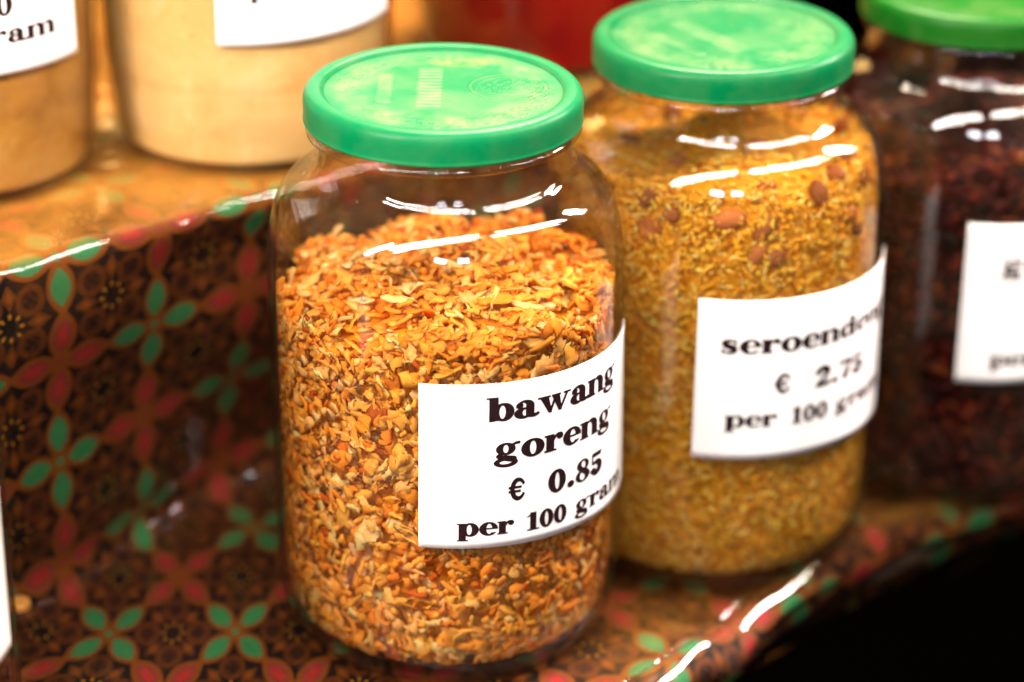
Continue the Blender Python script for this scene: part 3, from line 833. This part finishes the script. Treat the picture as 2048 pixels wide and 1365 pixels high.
# ------------------------------------------------------------------ fourth jar, cut by the left edge
J4 = (-0.2290, -0.140, zl(-0.2) + 0.0024)
jar4 = big_jar(J4, 'jar cut off by the lower left edge of the photo, only a label strip showing', M_lid1, spin=2.6)
paper_label(jar4, R1, 20.0, 106.0, 72.0, 138.0, [], tilt=-0.01)
def lev4(x, y): return 0.192 + 0.003 * np.sin(x * 90 + 1)
shred_fill('brown_spice', J4, 'dark brown spice in the jar cut by the lower left edge', 'spice', lev4, M_fl3, [
    (3500, 600, (3 * MM, 9 * MM), (2 * MM, 5 * MM), (1.5 * MM, 3 * MM), 0.5, 0.8, 4, 4, [(0.10, 0.025, 0.006), (0.04, 0.01, 0.004)], [1, 1]),
], (0.02, 0.005, 0.002), depth=0.011)

# ------------------------------------------------------------------ tall powder jars on the upper step
def powder_jar(loc, r, label, h, lidmat, glass=None):
    t = thing('powder_jar', loc, label, 'jar', 'tall powder jars on the upper step')
    foot = r - 0.0048
    o = smooth_prof([(0, 0.003), (foot - 0.012, 0.002), (foot - 0.004, 0.0), (foot + 0.0005, 0.0045), (foot + 0.0022, 0.014), (foot + 0.0036, 0.026), (r - 0.0007, 0.036),
                     (r, 0.048), (r, 0.10), (r, h - 0.05), (r - 0.004, h - 0.03), (r - 0.012, h - 0.018), (r - 0.014, h - 0.012), (r - 0.014, h - 0.002)], 6)
    inn = [(max(p[0] - 0.0024, 0), p[1] + (0.004 if i < 18 else 0)) for i, p in enumerate(o)]
    lathe('glass_body', o + inn[::-1], glass or M_glass2, t, 128)
    k = (r - 0.0135) / 0.0530
    lathe('lid', [(a * k, b) for a, b in smooth_prof(LID, 3)], lidmat, t, 96, loc=(0, 0, h + 0.0005))
    return t, inn

def powder(name, loc, inn, top, mat, label, cat):
    I = np.array(inn); r = np.maximum(I[:, 0] - 0.0007, 0); z = I[:, 1] + 0.0005
    k = z < top; r, z = r[k], z[k]
    prof = list(zip(r, z)) + [(r[-1] * f, top + 0.002 * math.cos(f * 3)) for f in (0.9, 0.6, 0.3, 0.0)]
    o = lathe(name, refine(prof, 2), mat, None, 128, loc=loc)
    return tag(o, label, cat, None, 'stuff')

M_p1 = powder_mat('ginger_powder', (0.23800, 0.08500, 0.01020), (0.34000, 0.14875, 0.02125), (0.42500, 0.22100, 0.05100))
M_p2 = powder_mat('pale_powder', (0.47840, 0.26680, 0.07820), (0.53360, 0.33120, 0.11960), (0.58880, 0.40480, 0.18400))
M_p3 = powder_mat('chilli_powder', (0.10400, 0.00064, 0.00040), (0.16000, 0.00080, 0.00040), (0.20000, 0.00120, 0.00040))
ZU = HT + 0.0036
A = (-0.2125, 0.1080, ZU); B_ = (-0.0905, 0.1490, ZU); C_ = (0.0475, 0.2760, ZU)
tA, iA = powder_jar(A, 0.0612, 'tall jar of ochre powder at the upper left corner, label ending in gram', 0.235, M_lid1)
paper_label(tA, 0.0612, -40.0, 71.5, 58.5 + 0.4, 130.0, [
    ('0', 30.5, 38.4, 83.6 + 0.4, 6.6), ('per', -37, -14, 72.6 + 0.4, 5.9), ('100', -9, 10, 72.6 + 0.4, 5.7), ('gram', 18.5, 58.0, 71.6 + 0.4, 5.9)], tilt=0.0)
powder('ochre_powder', A, iA, 0.17, M_p1, 'ochre spice powder filling the upper left corner jar', 'powder')
tB, iB = powder_jar(B_, 0.0650, 'tall jar of pale cream powder standing behind the front jar', 0.235, M_lid1)
paper_label(tB, 0.0650, -6.5, 84.0, 61.0 + 0.4, 130.0, [('per', 7.8, 29.5, 81.5 + 0.4, 5.9), ('100', 34, 53, 81.5 + 0.4, 5.7)], tilt=0.0)
powder('cream_powder', B_, iB, 0.17, M_p2, 'pale cream powder filling the jar behind the front jar', 'powder')
tC, iC = powder_jar(C_, 0.0705, 'wide jar of deep red chilli powder in the background between the two green lids', 0.225, M_lid2, M_glass3)
powder('chilli_powder', C_, iC, 0.17, M_p3, 'deep red chilli powder in the background jar', 'powder')

# ------------------------------------------------------------------ small things
def cap(name, loc, r, h, mat, label, cat):
    o = lathe(name, smooth_prof([(0, h), (r * .8, h), (r * .96, h * .92), (r, h * .7), (r * .99, 0.0), (r * .9, 0)], 4), mat, None, 48, loc=loc)
    return tag(o, label, cat)
cap('bottle_cap', sq(-0.1395, 0.0060, -0.0085), 0.0055, 0.005, plain('white_plastic', (0.8, 0.62, 0.66), 0.4), 'small pinkish white cap on the cloth at the bottom edge of the photo', 'cap')
cap('glint_dome', sq(-0.1500, 0.100, 0.004), 0.0048, 0.003, plain('brass', (0.75, 0.33, 0.07), 0.35, Metallic=0.3), 'small round brass pin added for an orange glint on the cloth below the riser at left', 'dome')  # small dome added to stand for a blurred orange glint on the cloth
